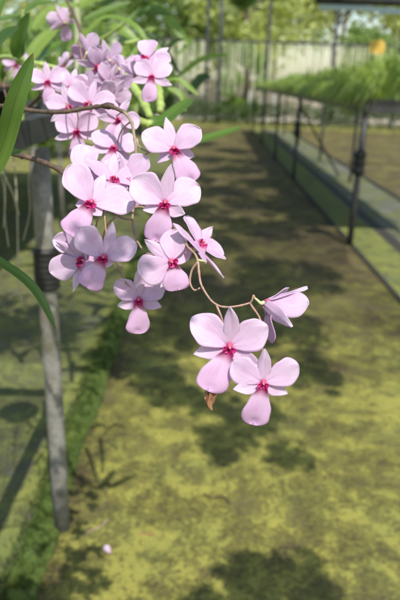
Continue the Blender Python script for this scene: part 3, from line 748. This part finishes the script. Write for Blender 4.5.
# aerial roots hanging from the bench
rt = thing('aerial_roots', 'pale thin aerial roots hanging below the grey bench edge', 'roots', (BX - .1, 1.1, BZ - .01))
for k in range(22):
    x = rnd.uniform(-.35, .075); y = rnd.uniform(-.15, .10); ln = rnd.uniform(.12, .45)
    c = [Vector((x, y, 0))]; 
    for i in range(4): c.append(c[-1] + Vector((rnd.gauss(0, .006), rnd.gauss(0, .006), -ln / 4)))
    b = MB(); b.tube(catmull(c, 3), rnd.uniform(.0008, .0018), 5); b.build('root', M['root'], rt)

# bamboo stake behind flowers and pale sticks to its right
def pole(pts, r, mat, label, name='stake', cat='stake'):
    b = MB(); c = catmull(pts, 10); b.tube(c, [r * (1.12 if i % 7 == 0 else 1) for i in range(len(c))], 10); tag(b.build(name, mat), label, cat)
a = P(75, -30, 1.25); pole([Vector((a.x, a.y, 2.0)), Vector((a.x, a.y + .01, 1.3)), Vector((a.x - .01, a.y + .02, BZ - .1))], .0075, M['bamboo'], 'pale green bamboo stake rising behind the pink flower cluster')

# a second, farther bench on the left with its plants
b2 = thing('bench', 'farther left bench of dark steel behind the flowers', 'bench', (-1.75, 2.3, 0))
b = MB(); b.box((-.9, 0, .80), (.72, .04, .85)); b.box((.68, .041, .80), (.72, 4.4, .85)); b.box((-.9, .041, .83), (.679, 4.4, .845)); b.build('frame', M['steel_dark'], b2, smooth=False)
for x, y in ((.69, .02), (.69, 2.2), (.69, 4.3), (-.8, .02)):
    b = MB(); b.tube([Vector((x, y, z)) for z in (-.02, .4, .8)], .016, 10); b.build('leg', M['galv'], b2)
proto = thing('strap_leaf_plant', 'arching strap leaf plant', 'plant', (-1.2, 2.5, .85), 'strap leaf plants on the farther left bench')
for k in range(26):
    a = rnd.uniform(0, 6.28); ln = rnd.uniform(.2, .42); hh = rnd.uniform(.15, .5)
    d = Vector((math.cos(a), math.sin(a), 0))
    b = MB() if k == 0 else b
    strap(b, [Vector((0, 0, .02)), d * ln * .3 + Vector((0, 0, hh * .8)), d * ln * .7 + Vector((0, 0, hh)), d * ln + Vector((0, 0, hh * .7))], rnd.uniform(.014, .026), .3, Vector((d.x, d.y, 1)) , n=4)
b.build('foliage', M['leaf_light'], proto, smooth=True)
b = MB(); b.tube([Vector((0, 0, z)) for z in (-.003, .07)], [.05, .065], 14)
b.build('pot', M['black'], proto)
index_kids()
spots = [(-1.18, 2.55), (-1.5, 2.7), (-1.22, 3.1), (-1.6, 3.3), (-1.2, 3.7), (-1.55, 4.0), (-1.2, 4.4), (-1.6, 4.8), (-1.2, 5.1), (-1.5, 5.6), (-1.2, 5.9), (-2.0, 2.9), (-2.1, 3.8), (-2.0, 4.8)]
words_ = ['nearest the corner of the far bench', 'second along the rear of the near corner', 'third from the near corner on the outer edge', 'inner plant beside the third', 'fifth along the far bench, outer edge', 'inner plant at mid bench', 'outer plant just past mid bench', 'inner plant past mid bench', 'outer plant towards the bench end', 'inner plant towards the bench end', 'last plant at the far bench end', 'leftmost of the front row', 'leftmost of the middle row', 'leftmost of the back row']
for i, (x, y) in enumerate(spots):
    c = proto if i == 0 else copy_tree(proto)
    c.location = (x, y, .851); c.rotation_euler.z = i * 1.9; s = .8 + .35 * ((i * 37) % 10) / 10; c.scale = (s, s, s)
    c['label'] = 'arching strap leaf plant, ' + words_[i]

# ------------------------------------------------------------ leaf baskets added overhead, out of frame, to cast leafy shadows on the path
fb = thing('hanging_basket', 'basket of fine small leaves hanging over the path', 'basket', (0, 0, 1.9), 'baskets hanging over the path')
b = MB(); b.tube([Vector((0, 0, z)) for z in (-.05, -.03, 0, .01)], [.03, .06, .07, .07], 14); b.build('basket', M['black'], fb)
b = MB()
for k in range(3): a = k * 2.09; b.tube([Vector((.06 * math.cos(a), .06 * math.sin(a), 0)), Vector((0, 0, .45))], .0015, 5)
b.build('hanger', M['steel_dark'], fb)
b = MB()
for k in range(26):
    a = rnd.uniform(0, 6.28); q_ = rnd.uniform(.05, .30)
    leaf_cloud(b, Vector((math.cos(a) * q_, math.sin(a) * q_, rnd.uniform(-.12, .14))), rnd.uniform(.05, .11), 135, .019, 900 + k)
    b.tube(catmull([Vector((0, 0, 0)), Vector((math.cos(a) * q_ * .6, math.sin(a) * q_ * .6, .08)), Vector((math.cos(a) * q_ * 1.3, math.sin(a) * q_ * 1.3, rnd.uniform(-.1, .1)))], 4), .0022, 5)
b.build('foliage', M['leaf'], fb, smooth=False)
index_kids()
SUN_D = Vector((-.30, 1.0, 0)).normalized(); EL = R(55)
def overhead(gx, gy, z, sc):
    k = z / math.tan(EL); return (gx - SUN_D.x * k, gy - SUN_D.y * k, z, sc)
near = [(-.34, .98, 1.42, .42), (.14, 1.10, 1.42, .30), (.27, 1.12, 1.5, .26), (.02, 1.00, 1.45, .26), (.30, 1.6, 1.6, .3), (-.10, 2.0, 1.7, .5), (.20, 1.00, 1.42, .60), (.09, .97, 1.45, .36), (.33, .95, 1.42, .40), (.10, 1.66, 1.6, .42), (.20, 1.82, 1.6, .42), (.04, 1.90, 1.6, .4), (-.24, 2.25, 1.9, .8), (.45, 2.2, 1.9, .6)]
far = [(-.1, 2.6, 2.2, .8), (.3, 2.7, 2.2, .9), (.0, 3.1, 2.4, 1.1), (.5, 3.4, 2.3, 1.2), (-.1, 4.1, 2.2, 1.1), (.45, 4.7, 2.3, 1.2), (-.15, 5.2, 2.4, 1.2), (.6, 5.7, 2.3, 1.2), (.15, 6.3, 2.3, 1.2),
       (.75, 6.9, 2.4, 1.2), (-.2, 7.2, 2.3, 1.2), (.4, 7.9, 2.3, 1.2), (-.9, 2.6, 2.2, 1.0), (-.8, 3.9, 2.3, 1.1), (-.9, 5.2, 2.3, 1.2), (.8, 8.8, 2.3, 1.2), (0., 9.0, 2.3, 1.2), (.5, 10.2, 2.3, 1.2), (-.1, 11.2, 2.3, 1.2)]
for i, (gx, gy, z, sc) in enumerate(near + [(a_, b_, c_, d_ * 1.25) for a_, b_, c_, d_ in far]):
    x, y, z, sc = overhead(gx, gy, z, sc)
    c = fb if i == 0 else copy_tree(fb)
    c.location = (x, y, z); c.scale = (sc, sc, sc * .8); c.rotation_euler.z = i * 2.3

# patchy netting added out of frame so that its shade darkens the path
m, nt, N, L = newmat('shade_net')
co = coords(nt); n1 = noisetex(nt, 1.2, 4, .6, co)
tr = nd(nt, 'ShaderNodeBsdfTransparent'); df = nd(nt, 'ShaderNodeBsdfDiffuse'); df.inputs[0].default_value = (.02, .02, .02, 1)
mx = nd(nt, 'ShaderNodeMixShader'); L.new(ramp(nt, n1, [(.38, .0), (.62, .52)]), mx.inputs[0]); L.new(tr.outputs[0], mx.inputs[1]); L.new(df.outputs[0], mx.inputs[2])
L.new(mx.outputs[0], nd(nt, 'ShaderNodeOutputMaterial').inputs[0])
NZ = 3.0; k = NZ / math.tan(EL)
b = MB(); nx, ny = 16, 40; vs = []
for j in range(ny + 1):
    for i in range(nx + 1):
        x = XL - .5 - SUN_D.x * k + (XR - XL + .5) * i / nx; y = 2.3 - k + (YEND - .5 - 2.3) * j / ny + .25 * noise.noise(Vector((i * .5, 0, 2)))
        x += .2 * noise.noise(Vector((0, j * .3, 7)))
        vs.append((x, y, NZ - .10 * math.sin(math.pi * i / nx) * abs(math.sin(j * .35))))
b.add(vs, [(j*(nx+1)+i, j*(nx+1)+i+1, (j+1)*(nx+1)+i+1, (j+1)*(nx+1)+i) for j in range(ny) for i in range(nx)])
tag(b.build('shade_net', M['black'] if 0 else m), 'black shade netting stretched above the path', 'netting')

# ------------------------------------------------------------ litter
def litter(name, label, cat, pts, r, mat):
    b = MB(); b.tube(catmull(pts, 5), r, 6); tag(b.build(name, mat), label, cat)
def gp(x, y, z=.004): return G(x, y, z)
litter('twig', 'thin pale twig lying on the dark shadow by the pipe', 'twig', [gp(82, 536), gp(92, 530), gp(100, 527), gp(108, 519, .012)], .0022, M['cane_twig'])
litter('twig', 'short brown twig on the sunlit moss', 'twig', [gp(139, 534), gp(146, 533), gp(155, 535)], .0018, M['dry'])
litter('twig', 'dark curled twig lying in the middle of the moss', 'twig', [gp(203, 494), gp(213, 498), gp(222, 496), gp(230, 504)], .0024, M['node'])
b = MB()
v, fs, uv = blade(.022, .02, .6, .3, .5, .6, .2, .1, .05, 5, nu=8, nv=8)
b.add([p_ for p_ in rotz(v, 1.)], fs, uv); o = b.build('fallen_petal', M['sepal'], loc=G(110, 553, .006)); tag(o, 'single pale fallen petal on the path', 'petal')
b = MB(); rr = random.Random(3)
for k in range(300):
    y = .9 + 6 * rr.random() ** 2; x = rr.uniform(XL + .02, XR - .03); a = rr.uniform(0, 6.28); s = rr.uniform(.003, .012)
    d = Vector((math.cos(a), math.sin(a), 0)); e = Vector((-d.y, d.x, 0)) * .35
    c = Vector((x, y, .002)); b.add([c - d * s, c - e * s + Vector((0, 0, .002)), c + d * s + Vector((0, 0, .001)), c + e * s + Vector((0, 0, .003))], [(0, 1, 2, 3)])
tag(b.build('leaf_litter', M['potting'], smooth=False), 'small dry leaf scraps scattered over the mossy path', 'leaf litter', kind='stuff')

# ------------------------------------------------------------ light
W = bpy.data.worlds.new('World'); S.world = W; W.use_nodes = True; nt = W.node_tree
bg = nt.nodes['Background']; sky = nt.nodes.new('ShaderNodeTexSky'); sky.sky_type = 'NISHITA'; sky.sun_disc = False
sky.sun_elevation = EL; az = math.atan2(-SUN_D.x, -SUN_D.y); sky.sun_rotation = az; sky.air_density = 1.2; sky.dust_density = 1.2
nt.links.new(sky.outputs[0], bg.inputs[0]); bg.inputs[1].default_value = .125
sl = bpy.data.lights.new('sun', 'SUN'); sl.energy = 4.1; sl.angle = R(.5); sl.color = (1, .95, .86)
so = bpy.data.objects.new('sun', sl); COL.objects.link(so)
ld = Vector((SUN_D.x * math.cos(EL), SUN_D.y * math.cos(EL), -math.sin(EL)))
so.rotation_euler = ld.to_track_quat('-Z', 'Y').to_euler(); so.location = (0, -3, 5)

S.view_settings.view_transform = 'Standard'; S.view_settings.look = 'None'; S.view_settings.gamma = 1; S.view_settings.exposure = .5
S.view_settings.use_curve_mapping = False
S.render.engine = 'CYCLES'; S.cycles.use_denoising = True
S.cycles.transparent_max_bounces = 16; S.cycles.max_bounces = 8; S.cycles.sample_clamp_indirect = 6
